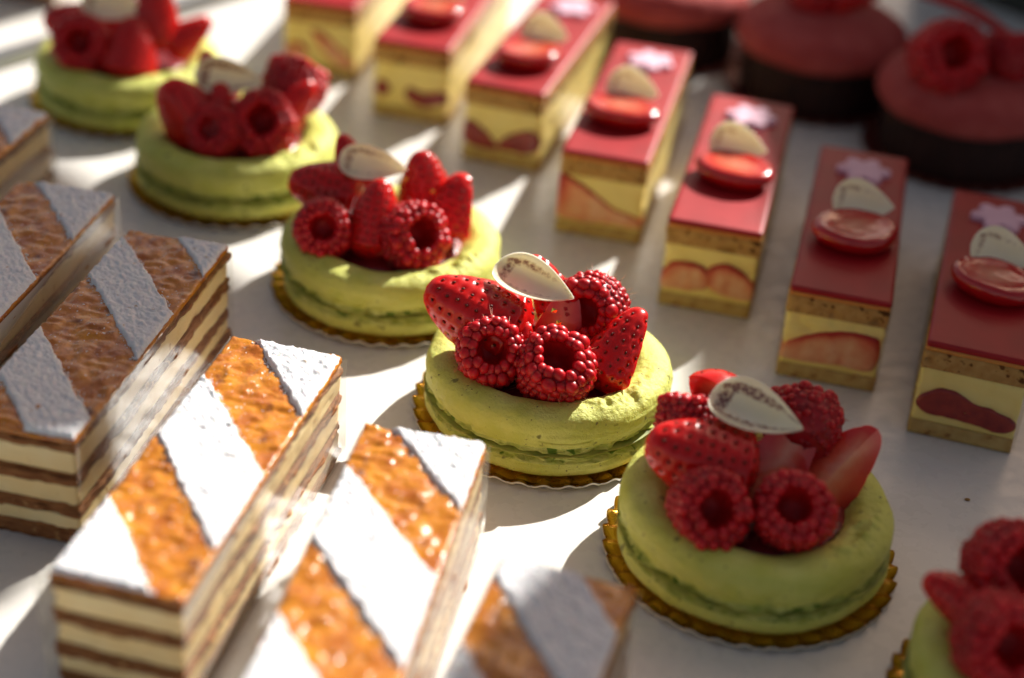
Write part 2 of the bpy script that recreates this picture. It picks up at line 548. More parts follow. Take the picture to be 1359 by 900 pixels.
def strawberry_mesh(seed, length=3.2, rad=1.25, arc=180.0, cutmat='cut'):
    """A cut strawberry: tip at +Z, skin facing +X, cut face(s) towards -X."""
    rnd = random.Random(seed)
    A = Acc()
    nu, nv = 72, 56
    a0 = math.radians(arc) / 2
    u = np.linspace(0, 1, nu)
    v = np.linspace(-a0, a0, nv)
    def prof(t):                             # t 0 at the calyx end, 1 at the tip
        r = rad * np.power(np.clip(t, 0, 1) * 4.5, .5).clip(0, 1) * np.power(np.clip(1 - t, 0, 1), .40) * 1.06
        return r * (1 - .10 * t), (t - .45) * length
    Ug, Vg = np.meshgrid(u, v, indexing='ij')
    r, z = prof(Ug)
    r = r * (1 + .06 * vnoise(np.stack([np.cos(Vg).ravel() * 1.2, np.sin(Vg).ravel() * 1.2, Ug.ravel() * 2], -1), 1.0, seed).reshape(r.shape))
    P = np.stack([r * np.cos(Vg), r * np.sin(Vg), z], -1).reshape(-1, 3)
    seeds = []
    rows = int(length / .30)
    for k in range(1, rows):
        t = k / rows + .01
        rr, zz = prof(np.array(t))
        n = max(2, int(2 * a0 * float(rr) / .36))
        for i in range(n):
            a = -a0 + (i + .5 + (.25 if k % 2 else -.25) + rnd.uniform(-.12, .12)) * 2 * a0 / n
            if abs(a) < a0 * .97:
                seeds.append((float(rr), a, float(zz)))
    SP = np.array([[r_ * math.cos(a), r_ * math.sin(a), z_] for r_, a, z_ in seeds])
    d2 = ((P[:, None, :] - SP[None]) ** 2).sum(-1)
    dim = np.exp(-d2 / (2 * .075 ** 2)).max(1)
    nrm = P.copy(); nrm[:, 2] *= .35
    nrm /= np.linalg.norm(nrm, axis=1, keepdims=True) + 1e-9
    edge = (np.abs(Vg.ravel()) > a0 * .999)
    P2 = P - nrm * (dim * .055)[:, None]
    A.add(P2, grid_faces(nu, nv)[:, ::-1], 0)
    SV, SF = uvsphere(6, 8)
    for (p, n_) in ((SP[i], None) for i in range(len(SP))):
        nn = Vector((p[0], p[1], p[2] * .35)).normalized()
        q = np.array(basis(nn, (0, 0, 1)).to_matrix())
        V = (SV * np.array([.062, .038, .03])) @ q.T + p - np.array(nn) * .035
        A.add(V, SF, 1)
    for sgn in (-1, 1):                      # cut faces from the axis out to the skin, slightly uneven
        nr = 14
        k = np.linspace(0, 1, nr)
        a = sgn * a0
        edgepts = P2.reshape(nu, nv, 3)[:, 0 if sgn < 0 else -1]
        ax = np.stack([np.zeros(nu), np.zeros(nu), edgepts[:, 2]], -1)
        G = ax[:, None, :] * (1 - k)[None, :, None] + edgepts[:, None, :] * k[None, :, None]
        rim = np.repeat(k[None], nu, 0).ravel()
        endf = np.maximum(rim, np.abs(np.repeat(u[:, None], nr, 1).ravel() - .42) / .58)
        V = G.reshape(-1, 3)
        bul = fbm(V, 1.3, seed + 5) * .05 * (1 - rim ** 4)
        V[:, 0] += -bul if arc > 170 else 0
        fc = grid_faces(nu, nr)
        A.add(V, fc if sgn > 0 else fc[:, ::-1], 2, np.maximum(rim, endf ** 3))
    return A.mesh('strawberry', [M['skin'], M['seed'], M[cutmat]])

def petal_mesh(seed, L=2.9, W=.72, curl=.26, print_=1.0):
    nu, nv = 40, 28
    u = np.linspace(0, 1, nu)
    v = np.linspace(-1, 1, nv)
    h = W * np.power(u + 1e-6, .5) * np.power(1 - u, .95) / (.35 ** .5 * .65 ** .95)
    Ug, Vg = np.meshgrid(u, v, indexing='ij')
    x = (Ug - .45) * L
    y = Vg * h[:, None]
    z = curl * (Vg * h[:, None] / W) ** 2 * 1.1 + .42 * (Ug - .45) ** 2 + .12 * np.sin(Ug * 3.0) * Vg
    T = np.stack([x, y, z], -1).reshape(-1, 3)
    B = T - np.array([0, 0, .06])
    q = np.maximum(np.abs(Vg), 1 - Ug * 2.6)
    side = np.where(Vg > 0, 1.0, .72)
    rim = (np.exp(-((q - .62) / .20) ** 2) * (1.12 - .55 * Ug) * side).ravel() * print_
    A = Acc()
    fc = grid_faces(nu, nv)
    n = nu * nv
    F = [f for f in fc[:, ::-1].tolist()] + [[i + n for i in f] for f in fc.tolist()]
    bd = [(i * nv, (i + 1) * nv) for i in range(nu - 1)] + [((i + 1) * nv + nv - 1, i * nv + nv - 1) for i in range(nu - 1)]
    F += [[a, b, b + n, a + n] for a, b in bd]
    A.add(np.concatenate([T, B]), F, 0, np.concatenate([rim, rim * 0]))
    return A.mesh('chocolate_petal', [M['petal']])

def flake_mesh(seed):
    rnd = np.random.RandomState(seed)
    V = np.array([[-.09, -.05, 0], [.08, -.07, .02], [.1, .06, .05], [-.04, .09, .03], [.0, .0, .07], [0, 0, -.02]]) + rnd.uniform(-.02, .02, (6, 3))
    return mesh('gold_flake', V, [[0, 1, 4], [1, 2, 4], [2, 3, 4], [3, 0, 4], [1, 0, 5], [2, 1, 5], [3, 2, 5], [0, 3, 5]], M['goldleaf'], smooth=False)

RASP = [raspberry_mesh(3), raspberry_mesh(11, 1.05), raspberry_mesh(29, .95)]
HALF = [strawberry_mesh(5, 3.5, 1.35), strawberry_mesh(8, 3.1, 1.15)]
WEDGE = [strawberry_mesh(15, 3.1, 1.25, 120), strawberry_mesh(21, 2.5, 1.1, 110)]
PETAL = [petal_mesh(1), petal_mesh(2, 2.9, .76, .32, 1.6), petal_mesh(3, 2.5, .92, .2, .78)]
FLAKE = flake_mesh(4)

# ------------------------------------------------------------------ the table and what lies round it
def table_mesh():
    # corner where the left and right rear edges of the shelf meet lies beyond the frame
    P = [(-95, -60), (95, -60), (95, 20.5), (24.2, 91.5), (12.5, 118.0), (-24.3, 70.7), (-95, -21.2)]
    n = len(P)
    V = [(x, y, 0.0) for x, y in P] + [(x, y, -2.0) for x, y in P]
    F = [list(range(n)), list(range(2 * n - 1, n - 1, -1))] + [[(i + 1) % n, i, i + n, (i + 1) % n + n] for i in range(n)]
    return mesh('table', V, F, M['table'], smooth=False)
tb = struct('table_top', table_mesh())

def second_shelf():
    d = np.array([8.3, 10.8]); d /= np.linalg.norm(d)
    nrm = np.array([-d[1], d[0]])
    a = np.array([-24.3, 70.7]) + nrm * 1.6 - d * 90
    b = np.array([-24.3, 70.7]) + nrm * 1.6 + d * 90
    c, e = b + nrm * 45, a + nrm * 45
    P = [a, b, c, e]
    V = [(p[0], p[1], -.1) for p in P] + [(p[0], p[1], -2.1) for p in P]
    F = [[0, 1, 2, 3], [7, 6, 5, 4]] + [[(i + 1) % 4, i, i + 4, (i + 1) % 4 + 4] for i in range(4)]
    return mesh('shelf', V, F, M['table'], smooth=False)
struct('shelf', second_shelf())

def band_strip_mesh():  # added grey strip, stands in for a band of shade along the shelf
    d = np.array([8.3, 10.8]); d /= np.linalg.norm(d)
    nrm = np.array([-d[1], d[0]])
    o = np.array([-24.3, 70.7])
    prof = [(.12, -1.5), (.12, .15), (.25, .45), (1.35, .45), (1.48, .15), (1.48, -1.5)]
    V = []
    for t in (-90, 90):
        V += [(*(o + nrm * a + d * t), z) for a, z in prof]
    n = len(prof)
    F = [[i, i + 1, i + 1 + n, i + n] for i in range(n - 1)]
    return mesh('band_strip', V, F, M['band_strip'], smooth=False)
struct('shade_band_strip', band_strip_mesh())

struct('floor', mesh('floor', [(-900, -900, -85), (900, -900, -85), (900, 900, -85), (-900, 900, -85)], [[0, 1, 2, 3]], M['floor']))

def dark_panel():  # added panel, darkens the rear right corner and the reflections there
    a, b = np.array([21.5, 94.6]), np.array([78.0, 38.1])
    nn = np.array([.707, .707]) * 1.5
    P = [a, b, b + nn, a + nn]
    V = [(p[0], p[1], -40) for p in P] + [(p[0], p[1], 23.5) for p in P]
    F = [[3, 2, 1, 0], [4, 5, 6, 7]] + [[i, (i + 1) % 4, (i + 1) % 4 + 4, i + 4] for i in range(4)]
    return mesh('dark_panel', V, F, M['darkpanel'], smooth=False)
struct('dark_panel', dark_panel())

# added unseen boards, shaped to shade the right and left of the table
def shade_board(name, ground, h0):
    """A thick board at the height h0 whose outline throws the shade 'ground' on the table."""
    k = 1 / math.tan(R(SUN_EL))
    A = []
    for dz in (0, 1.5):
        z = h0 + dz
        A += [(x + SUN_AZ[0] * k * z, y + SUN_AZ[1] * k * z, z) for x, y in ground]
    n = len(ground)
    F = [list(range(n))[::-1], list(range(n, 2 * n))] + [[i, (i + 1) % n, (i + 1) % n + n, i + n] for i in range(n)]
    return struct(name, mesh(name, A, F, M['frame'], smooth=False))
shade_board('shade_board_right', [(-9, 14), (-4.2, 25.5), (-1, 31), (2.8, 36.6), (5.6, 44), (6.2, 50), (6.2, 63), (8.2, 78), (12, 110), (80, 110), (80, 14)], 85)
shade_board('shade_board_left', [(-6.6, 50.6), (-14, 57.2), (-20.5, 63.2), (-60, 92), (-60, 26), (-19.5, 32.6), (-15.6, 33.2), (-13.4, 34.6), (-11.8, 39.6), (-10.4, 45), (-9.0, 48.9)], 85)

# ------------------------------------------------------------------ pistachio macaron tarts
def shell_noise(seed, amp=1.0):
    def f(P):
        rr = np.hypot(P[:, 0], P[:, 1]) + 1e-6
        n = np.stack([P[:, 0] / rr, P[:, 1] / rr, np.zeros(len(P))], -1)
        k = np.clip(rr / 3.0, 0, 1)
        lo = fbm(P, .42, seed) * .11 * k
        mid = fbm(P, 1.6, seed + 3) * .035
        Q = P + n * ((lo + mid) * amp)[:, None]
        Q[:, 2] += (fbm(P, .7, seed + 9) * .06 + fbm(P, 2.2, seed + 12) * .03) * np.clip((P[:, 2] - .3) * 2, 0, 1)
        return Q
    return f

def foot_ruffle(P, zc, hw, seed, amp=.2):
    rr = np.hypot(P[:, 0], P[:, 1]) + 1e-6
    th = np.arctan2(P[:, 1], P[:, 0])
    w = np.exp(-((P[:, 2] - zc) / hw) ** 2) * (rr > 3.0)
    nz = fbm(P, (3.0, 3.0, 6.0), seed + 20, 3)
    pits = np.clip(vnoise(P, (1.1, 1.1, 3.5), seed + 31) - .25, 0, 1)
    k = w * (nz * amp - pits * .42)
    ridge = np.abs(vnoise(P, (.55, .55, 3.2), seed + 41))       # thin wandering cracks round the side
    band = np.exp(-((P[:, 2] - 1.25) / .38) ** 2) * (rr > 3.3)
    k = k - band * np.clip(1 - ridge / .09, 0, 1) * .15 + band * fbm(P, (1.4, 1.4, 6), seed + 43, 3) * .09 + (rr > 3.3) * np.clip((P[:, 2] - .2) * 4, 0, 1) * np.clip((2.3 - P[:, 2]) * 3, 0, 1) * vnoise(P, (.9, .9, 9), seed + 47) * .018
    Q = P.copy()
    Q[:, 0] += P[:, 0] / rr * k
    Q[:, 1] += P[:, 1] / rr * k
    return Q

def bottom_shell(seed):
    pr = resample([(0.001, .12), (2.0, .12), (3.35, .12), (3.75, .2), (3.98, .42), (4.02, .62), (3.97, .80), (3.90, .93), (3.7, 1.02), (2.5, 1.04), (.001, 1.04)], 120)
    nz = shell_noise(seed)
    V, F = lathe(pr, 420, lambda P: foot_ruffle(nz(P), .88, .10, seed))
    zc = V[F].mean(1)[:, 2]
    mi = ((zc > .78)).astype(int)
    return mesh('macaron_shell', V, F[:, ::-1][:, [1, 2, 3, 0]][:, ::-1], [M['shell'], M['foot']], mi)

def top_shell(seed):
    pr = resample([(.001, 1.06), (3.0, 1.06), (3.78, 1.08), (3.93, 1.16), (3.93, 1.30), (3.99, 1.5), (4.04, 1.8), (3.99, 2.1), (3.82, 2.34), (3.45, 2.48), (3.05, 2.45), (2.75, 2.24), (2.52, 2.02), (2.0, 1.95), (.001, 1.95)], 130)
    nz = shell_noise(seed + 50)
    def f(P):
        Q = foot_ruffle(nz(P), 1.20, .12, seed + 7, .2)
        # a broken, flaky patch along the rim
        th = np.arctan2(P[:, 1], P[:, 0])
        rr = np.hypot(P[:, 0], P[:, 1])
        w = np.exp(-((th + .75) / .38) ** 2) * np.exp(-((rr - 3.35) / .42) ** 2) * (P[:, 2] > 1.9)
        crack = np.clip(fbm(P, 2.4, seed + 71) - .02, -.25, .5)
        Q[:, 2] += w * crack * .42
        return Q
    V, F = lathe(pr, 420, f)
    zc = V[F].mean(1)[:, 2]
    mi = (zc < 1.33).astype(int)
    return mesh('macaron_shell', V, F, [M['shell'], M['foot']], mi)

def puree_disc(seed):
    pr = resample([(.001, 2.25), (1.2, 2.24), (2.1, 2.2), (2.5, 2.1), (2.62, 1.96)], 24)
    V, F = lathe(pr, 96, lambda P: P + np.stack([0 * P[:, 0], 0 * P[:, 0], fbm(P, 1.2, seed) * .06], -1))
    return mesh('fruit_puree', V, F[:, ::-1], M['puree'])

def cream_ring(seed):
    pr = resample([(.001, .98), (3.4, .98), (3.76, 1.0), (3.82, 1.06), (3.76, 1.13), (.001, 1.16)], 30)
    V, F = lathe(pr, 200, lambda P: P + (fbm(P, 2, seed) * .05)[:, None] * np.stack([P[:, 0] / 4, P[:, 1] / 4, 0 * P[:, 0]], -1))
    return mesh('cream_filling', V, F, M['fill'])

def card_mesh(rad, n_scal, mats, seed, depth=.10, pleat=.085):
    n = n_scal * 12
    th = np.linspace(0, 2 * np.pi, n, endpoint=False)
    wave = np.cos(th * n_scal)
    sc = rad + .13 * np.abs(np.cos(th * n_scal / 2)) - .06
    rows_ = []
    for (k, zz, pl) in ((.001, .10, 0), (.5, .10, 0), (.78, .10, 0), (.80, .13, .0), (.82, .10, .0), (.88, .13, .6), (.94, .18, .9), (1.0, .22, 1.0)):
        rows_.append(np.stack([sc * k * np.cos(th), sc * k * np.sin(th), zz + pl * pleat * wave + 0 * th], -1))
    top = np.array(rows_)
    jit = fbm(top.reshape(-1, 3), .5, seed).reshape(top.shape[:2]) * .03
    top[:, :, 2] += jit * (np.hypot(top[:, :, 0], top[:, :, 1]) > rad * .8)
    low = top.copy()
    low[:, :, 2] -= .07
    V = np.concatenate([top.reshape(-1, 3), low.reshape(-1, 3)])
    V[:, 2] = np.maximum(V[:, 2], .004)
    fr = grid_faces(len(rows_), n, True)
    nn = len(rows_) * n
    base = (len(rows_) - 1) * n
    j = np.arange(n)
    side = np.stack([base + j, base + nn + j, base + nn + (j + 1) % n, base + (j + 1) % n], -1)
    F = np.concatenate([fr, fr[:, ::-1] + nn, side])
    mi = [0] * len(fr) + [1] * len(fr) + [1] * n
    return mesh('cake_card', V, F, mats, mi)

SH_B = [bottom_shell(1), bottom_shell(2)]
SH_T = [top_shell(1), top_shell(2)]
PUREE, RING = puree_disc(3), cream_ring(4)
GOLD = card_mesh(4.36, 36, [M['gold'], M['cardback']], 3)

TARTS = {
    1: ((-17.80, 68.74), 'macaron tart farthest back, its berries touching the top edge of the photo', 'gold card under the farthest, most blurred macaron tart'),
    2: ((-11.75, 61.65), 'macaron tart second from the back of the row, bright red raspberry on its right', 'gold card under the macaron tart that is second from the back'),
    3: ((-4.67, 54.05), 'macaron tart with dark shaded berries just behind the sharp sunlit central tart', 'gold card with glints at its left under the dark berried middle tart'),
    4: ((1.28, 46.57), 'sharp sunlit macaron tart in the centre with glowing red berries and white chocolate petal', 'gold card under the sunlit central macaron tart, bright at its left edge'),
    5: ((7.59, 39.92), 'large shaded macaron tart at front right with a tall pointed strawberry wedge', 'pleated gold card showing all round the large shaded front tart'),
    6: ((15.2, 33.6), 'macaron tart cut off by the lower right corner of the photo', 'dark gold card under the tart cut off at the lower right corner'),
}
def up_of(seed):
    return random.Random(seed)

def fruit_set(k, t):
    rn = up_of(k * 7 + 1)
    def rasp(i, loc, ax, sp=0, sc=1.0):
        part('raspberry', RASP[i], t, loc, basis(ax, None, sp), sc)
    def half(i, loc, tip, skin, sc=1.0):
        part('strawberry_half', HALF[i], t, loc, basis(tip, skin), sc)
    def wedge(i, loc, tip, skin, sc=1.0):
        part('strawberry_wedge', WEDGE[i], t, loc, basis(tip, skin), sc)
    def petal(i, loc, xdir, nrm, sc=1.0):
        z = Vector(nrm).normalized()
        part('chocolate_petal', PETAL[i], t, loc, basis(z, xdir), sc)
    def flake(loc):
        part('gold_flake', FLAKE, t, loc, basis((rn.uniform(-1, 1), -1, rn.uniform(0, 1))), 1.0)
    if k == 4:
        half(0, (-2.3, .15, 3.42), (-.86, .10, .40), (-.20, -.80, .55), (1.22, 1.22, 1.08))
        rasp(0, (-1.98, -1.30, 3.02), (.12, -.78, .60), .3, 1.04)
        rasp(1, (.12, -1.95, 2.98), (.10, -.52, .85), 1.1, 1.12)
        rasp(2, (1.20, .75, 3.75), (-.38, -.90, .20), .5, 1.12)
        half(1, (.15, -.25, 3.1), (.2, .4, .9), (-.2, .85, -.5), .95)
        wedge(1, (-.95, -.75, 2.75), (.1, .2, .95), (-.2, -.9, .35), .8)
        wedge(0, (2.15, -.80, 3.05), (.42, .42, .80), (-.42, -.85, .30), .98)
        wedge(1, (-.35, 1.75, 3.75), (-.42, .1, .9), (.35, -.8, .5), .95)
        petal(0, (-.85, .25, 4.86), (.92, -.42, -.14), (-.10, -.40, .90), 1.0)
        flake((-.05, -.95, 4.55)); flake((.25, -1.15, 4.05)); flake((.12, -1.1, 4.2))
    elif k == 5:
        half(0, (-1.75, -.10, 3.38), (-.86, -.10, .34), (-.15, -.82, .55), (1.2, 1.2, 1.0))
        rasp(1, (-1.72, -1.9, 3.0), (.14, -.84, .52), .3, 1.06)
        rasp(0, (.72, -1.8, 3.0), (-.10, -.66, .75), 1.4, 1.07)
        rasp(2, (1.15, 1.55, 3.9), (.1, .75, .35), .5, 1.1)
        rasp(2, (-2.1, 1.3, 3.75), (0, .5, .8), 2.5, 1.0)
        half(1, (.45, .15, 3.3), (.5, .4, .75), (.1, .9, -.5), 1.0)
        wedge(0, (2.2, .15, 3.3), (.66, .45, .62), (.25, .85, -.35), (1.1, 1.1, .95))
        wedge(1, (-1.45, 1.75, 4.0), (.05, .3, -.9), (.1, .95, .2), 1.0)
        petal(1, (-.55, .45, 4.85), (.90, -.36, -.20), (-.18, -.42, .88), 1.0)
    elif k == 3:
        half(1, (-2.45, .85, 3.4), (-.93, -.1, .26), (-.1, -.7, .65), (1.25, 1.25, .9))
        rasp(0, (-2.35, -1.45, 3.0), (.1, -.85, .5), .9, .98)
        rasp(1, (.80, -1.55, 3.05), (.45, -.7, .5), .2, 1.12)
        half(0, (-.55, -.95, 3.15), (.1, .35, .9), (-.1, -.85, .4), .85)
        half(1, (1.0, 1.25, 3.75), (-.12, .1, 1), (.1, -.9, .3), (1.05, 1.05, .78))
        wedge(0, (2.2, .6, 3.2), (.25, .2, .95), (-.35, -.85, .2), (1.1, 1.1, .82))
        wedge(1, (-1.75, 1.9, 3.9), (-.35, .2, .9), (.2, -.9, .3), .95)
        petal(0, (-.95, .55, 4.75), (.92, -.2, .05), (-.1, -.75, .62), .88)
        flake((.35, .3, 4.35)); flake((1.35, .35, 3.95))
    elif k == 2:
        half(0, (-1.75, -.75, 3.35), (-.5, -.2, .78), (-.2, -.85, .45), (1.15, 1.15, .85))
        rasp(2, (-.45, -1.75, 3.0), (-.2, -.8, .5), 2.2, 1.0)
        half(1, (-.55, -.9, 3.2), (.05, .25, .95), (-.05, -.9, .3), .85)
        rasp(1, (1.15, -1.05, 3.1), (.1, -.8, .55), .4, 1.25)
        rasp(0, (2.1, 1.2, 3.9), (.2, .6, .7), 1.2, 1.2)
        wedge(0, (2.05, .1, 3.4), (.6, .2, .7), (.45, -.75, .4), .9)
        wedge(1, (-1.1, 1.2, 3.8), (-.3, .1, .9), (.2, -.9, .3), 1.0)
        petal(1, (-.35, -.3, 4.7), (.95, -.1, .05), (.05, -.8, .55), .95)
    elif k == 1:
        rasp(0, (-1.6, -1.75, 3.25), (.1, -.85, .45), .4, 1.15)
        half(1, (-2.2, -.2, 3.4), (-.95, -.1, .25), (-.1, -.7, .65), (1.2, 1.2, .85))
        half(0, (.5, -1.7, 3.05), (.1, .3, .9), (-.15, -.9, .3), (1.1, 1.1, .8))
        wedge(0, (1.25, -.2, 4.2), (.05, .1, 1), (.3, -.9, .1), 1.15)
        wedge(1, (2.6, -.15, 3.3), (.75, .25, .6), (.1, -.9, .3), 1.0)
        rasp(2, (-.6, 1.3, 3.8), (0, .4, .8), 1.3, 1.1)
        petal(0, (-.45, -.85, 4.75), (.95, -.15, .05), (0, -.75, .65), 1.0)
        flake((1.95, -.75, 3.9))
    else:
        half(1, (-2.55, .95, 3.1), (-.8, .3, .3), (-.4, -.75, .5), .85)
        rasp(1, (-1.55, 1.75, 3.9), (.1, -.82, .5), .4, 1.15)
        rasp(0, (-2.1, -.5, 3.2), (.15, -.85, .5), 1.4, 1.2)
        half(0, (.8, -1.0, 3.4), (.9, .1, .3), (.1, -.7, .6), .9)

for k, ((x, y), lab, clab) in TARTS.items():
    rn = random.Random(k)
    single('cake_card', GOLD, clab, 'cake card', (x, y, 0), rn.uniform(0, 6), 'gold cake cards under the tarts')
    t = thing('macaron_tart', lab, 'macaron tart', (x, y, 0), 0, 'pistachio macaron tarts with red berries')
    z = Vector((0, 0, 1))
    a = 0.0 if k == 4 else rn.uniform(-.35, .35)
    part('macaron_shell', SH_B[k % 2], t, (0, 0, 0), Quaternion(z, a + k))
    part('cream_filling', RING, t, (0, 0, 0), Quaternion(z, a))
    part('macaron_shell', SH_T[k % 2], t, (0, 0, 0), Quaternion(z, a))
    part('fruit_puree', PUREE, t, (0, 0, 0), Quaternion(z, a))
    fruit_set(k, t)

# ------------------------------------------------------------------ mille-feuilles
MW, ML = 3.57, 11.93
def pastry_layer(z0, z1, seed, step):
    """Puff pastry: a few thin leaves, each with its own ragged, wavy edge."""
    A = Acc()
    nl = 3
    h = (z1 - z0) / nl
    for k in range(nl):
        P, n, F = boxgrid(MW, ML, z0 + k * h - .015, z0 + (k + 1) * h + .03, step, .07, .035)
        Q = P * np.array([1, 1, 0])
        side = np.abs(n[:, 2]) < .75
        sd = seed + 31 * k
        edge = fbm(Q, .9, sd, 3) * .13 + vnoise(Q, 4.5, sd + 4) * .05 + np.clip(vnoise(Q, 2.0, sd + 9) - .45, 0, 1) * -.30 + (.03 if k == 1 else -.03)
        P = P + n * np.array([1, 1, .2]) * np.where(side, edge, 0)[:, None]
        half = (P[:, 2] > z0 + (k + .5) * h) * 2.0 - 1
        P[:, 2] += fbm(Q, .55, seed + 8) * .055 + half * (fbm(Q, 1.8, sd + 15, 3) * .05 - .008)
        P[:, 2] = np.maximum(P[:, 2], .004)
        A.add(P, F, 0)
    return A.mesh('pastry_layer', [M['crust']])

def custard_layer(z0, z1, seed, step):
    P, n, F = boxgrid(MW - .08, ML - .08, z0, z1, step, .09, .06)
    P[:, :2] += .04
    side = (np.abs(n[:, 2]) < .6)
    P = P + n * np.where(side, fbm(P, (.7, .7, 1.6), seed, 3) * .07 - .01 + np.clip(vnoise(P, (2, 2, 4), seed + 7) - .3, 0, 1) * -.12, 0)[:, None]
    return mesh('cream_layer', P, F, M['custard'])

def glaze_sheet(z0, seed, step):
    P, n, F = boxgrid(MW, ML, z0, z0 + .16, step, .08, .06)
    top = n[:, 2] > .3
    P[:, 2] += np.where(top, fbm(P, 1.1, seed, 2) * .08 + np.abs(vnoise(P, 2.6, seed + 3)) * .10 + np.abs(vnoise(P, 5.2, seed + 4)) * .05, 0)
    side = (np.abs(n[:, 2]) < .6)
    P = P + n * np.where(side, fbm(P, (2, 2, 3), seed + 6) * .08, 0)[:, None]
    return mesh('caramel_glaze', P, F, M['glaze'])

def sugar_stripe(zt, c0, c1, slope, seed, step):
    ns = int(MW / step) + 1
    nc = max(6, int((c1 - c0) / step) + 1)
    s = np.linspace(.03, MW - .03, ns)
    c = np.linspace(0, 1, nc)
    Sg, Cg = np.meshgrid(s, c, indexing='ij')
    s1 = Sg.ravel(); cc = Cg.ravel()
    e0 = c0 + fbm(np.stack([s1, 0 * s1, 0 * s1], -1), 4.0, seed) * .12
    e1 = c1 + fbm(np.stack([s1, 0 * s1 + 9, 0 * s1], -1), 4.0, seed) * .12
    tt = e0 + (e1 - e0) * cc + slope * s1
    raw = tt.copy()
    tt = np.clip(tt, .03, ML - .03)
    P0 = np.stack([s1, tt, 0 * s1], -1)
    edge = np.minimum(np.minimum((raw - (e0 + slope * s1)), ((e1 + slope * s1) - raw)) * .75, np.minimum(np.minimum(s1, MW - s1), np.minimum(tt, ML - tt)))
    fall = np.clip(edge / .11, 0, 1) ** .6
    hgt = .11 + fbm(P0, 1.0, seed + 2, 2) * .04 + np.abs(vnoise(P0, 4.6, seed + 3)) * .05 + vnoise(P0, 8.5, seed + 4) * .036 + vnoise(P0, 14.0, seed + 6) * .03
    z = zt - .09 + fall * (hgt + .09)
    V = np.stack([s1 + vnoise(P0, 6, seed + 11) * .03, tt + vnoise(P0, 6, seed + 12) * .03, z + .05], -1)
    F = grid_faces(ns, nc)
    ar = np.abs(np.ptp(V[F][:, :, 1], axis=1))
    keep = (ar > 1e-4) & (np.ptp(P0[F][:, :, 1], axis=1) > step * .25)
    F = F[keep]
    A = Acc()
    rs = np.random.RandomState(seed)
    OV, OF = uvsphere(4, 6)
    for q in range(260):
        ss = rs.uniform(.1, MW - .1)
        off = -abs(rs.normal(0, .10)) + .04
        c_ = (c0 + off) if rs.rand() < .5 else (c1 - off)
        tq = c_ + slope * ss
        if .08 < tq < ML - .08:
            rr = rs.uniform(.014, .04)
            A.add(OV * rr * np.array([1.2, 1, .7]) + np.array([ss, tq, zt + rs.uniform(.0, .05)]), OF, 0)
    used = np.unique(F)
    mp = np.full(len(V), -1); mp[used] = np.arange(len(used))
    A.add(V[used], mp[F], 0)
    return A.mesh('sugar_stripe', [M['sugar']])

def acetate(w, l, h, seed, off=.06, z0=.05, both=True, over=.35, mat='plastic'):
    """A clear strip along the long sides, loose at its ends."""
    A = Acc()
    nt, nz = 60, 8
    t = np.linspace(-over, l + over * .4, nt)
    zz = np.linspace(z0, h, nz)
    T, Z = np.meshgrid(t, zz, indexing='ij')
    for sgn in ((1, -1) if both else (1,)):
        P0 = np.stack([0 * T.ravel(), T.ravel(), Z.ravel()], -1)
        wav = fbm(P0, .45, seed + sgn, 2) * .045
        x = (w + off + wav) if sgn > 0 else (-off - wav)
        lo = np.clip(T.ravel() - l, 0, 9) + np.clip(-T.ravel(), 0, 9)
        x = x + sgn * lo * .35
        for k, dx in ((0, 0), (1, .015)):
            V = np.stack([x + sgn * dx, T.ravel(), Z.ravel()], -1)
            f = grid_faces(nt, nz)
            A.add(V, f if (sgn > 0) == (k == 1) else f[:, ::-1], 0)
    return A.mesh('clear_wrapper', [M[mat]])

def mille_feuille(label, x, y, a, cuts, seed, step=.10, group='mille feuille slices with sugar stripes', mh=3.73, sl=-1.2, tilt=0):
    t = thing('mille_feuille', label, 'mille feuille', (x, y, 0), a, group)
    rn = random.Random(seed)
    hs = [.44, .42, .34, .56, .36, .62]     # pastry, cream, pastry, cream, pastry, cream, from the table up
    hs = [h * rn.uniform(.9, 1.1) for h in hs]
    f = (mh - .34 - .14) / sum(hs)
    z = .02
    for i, h in enumerate(hs):
        h *= f
        if i % 2 == 0:
            part('pastry_layer', pastry_layer(z, z + h + .02, seed + i, step), t)
        else:
            part('cream_layer', custard_layer(z, z + h + .02, seed + i, step * 1.3), t)
        z += h
    part('pastry_layer', pastry_layer(z, z + .32, seed + 9, step), t)
    z += .30
    part('caramel_glaze', glaze_sheet(z, seed + 10, step * .8), t)
    z += .15
    for i, (c0, c1) in enumerate(cuts):
        part('sugar_stripe', sugar_stripe(z, c0, c1, sl, seed + 20 + i, step * .5), t)
    part('clear_wrapper', acetate(MW, ML, mh - .05, seed, mat={200: 'painted_glare', 300: 'painted_glare', 500: 'strong_glare', 600: 'strong_glare'}.get(seed, 'plastic' if seed == 400 else 'faint_glare')), t)
    return t

STR = [(-1.0, 3.4), (6.25, 9.75), (12.75, 18)]
mille_feuille('sunlit mille feuille whose whole cut front with cream layers faces the camera', -11.04, 32.14, R(-11.8), STR, 100, .085)
mille_feuille('sunlit mille feuille running off the bottom edge, bright white along its right side', -5.76, 27.89, R(-8.4), [(-1.0, 3.6), (6.45, 10.0), (12.85, 18)], 200, .09)
mille_feuille('blurred half shaded mille feuille nearest the camera at the bottom edge', -2.82, 22.73, R(-14.9), [(-1, 3.0), (5.2, 8.5), (11.0, 14.4)], 300, .11)
mille_feuille('shaded brown mille feuille beside the fully sunlit one, cut front at the left edge', -15.39, 38.32, R(-10.1), [(2.5, 5.35), (8.6, 11.5), (14.0, 18)], 400, .09)
mille_feuille('mille feuille at the left edge with a bright glossy wrapper on its right side', -19.78, 41.24, R(-9.2), [(-1, 3.6), (6.4, 10.0), (12.6, 18)], 500, .12)
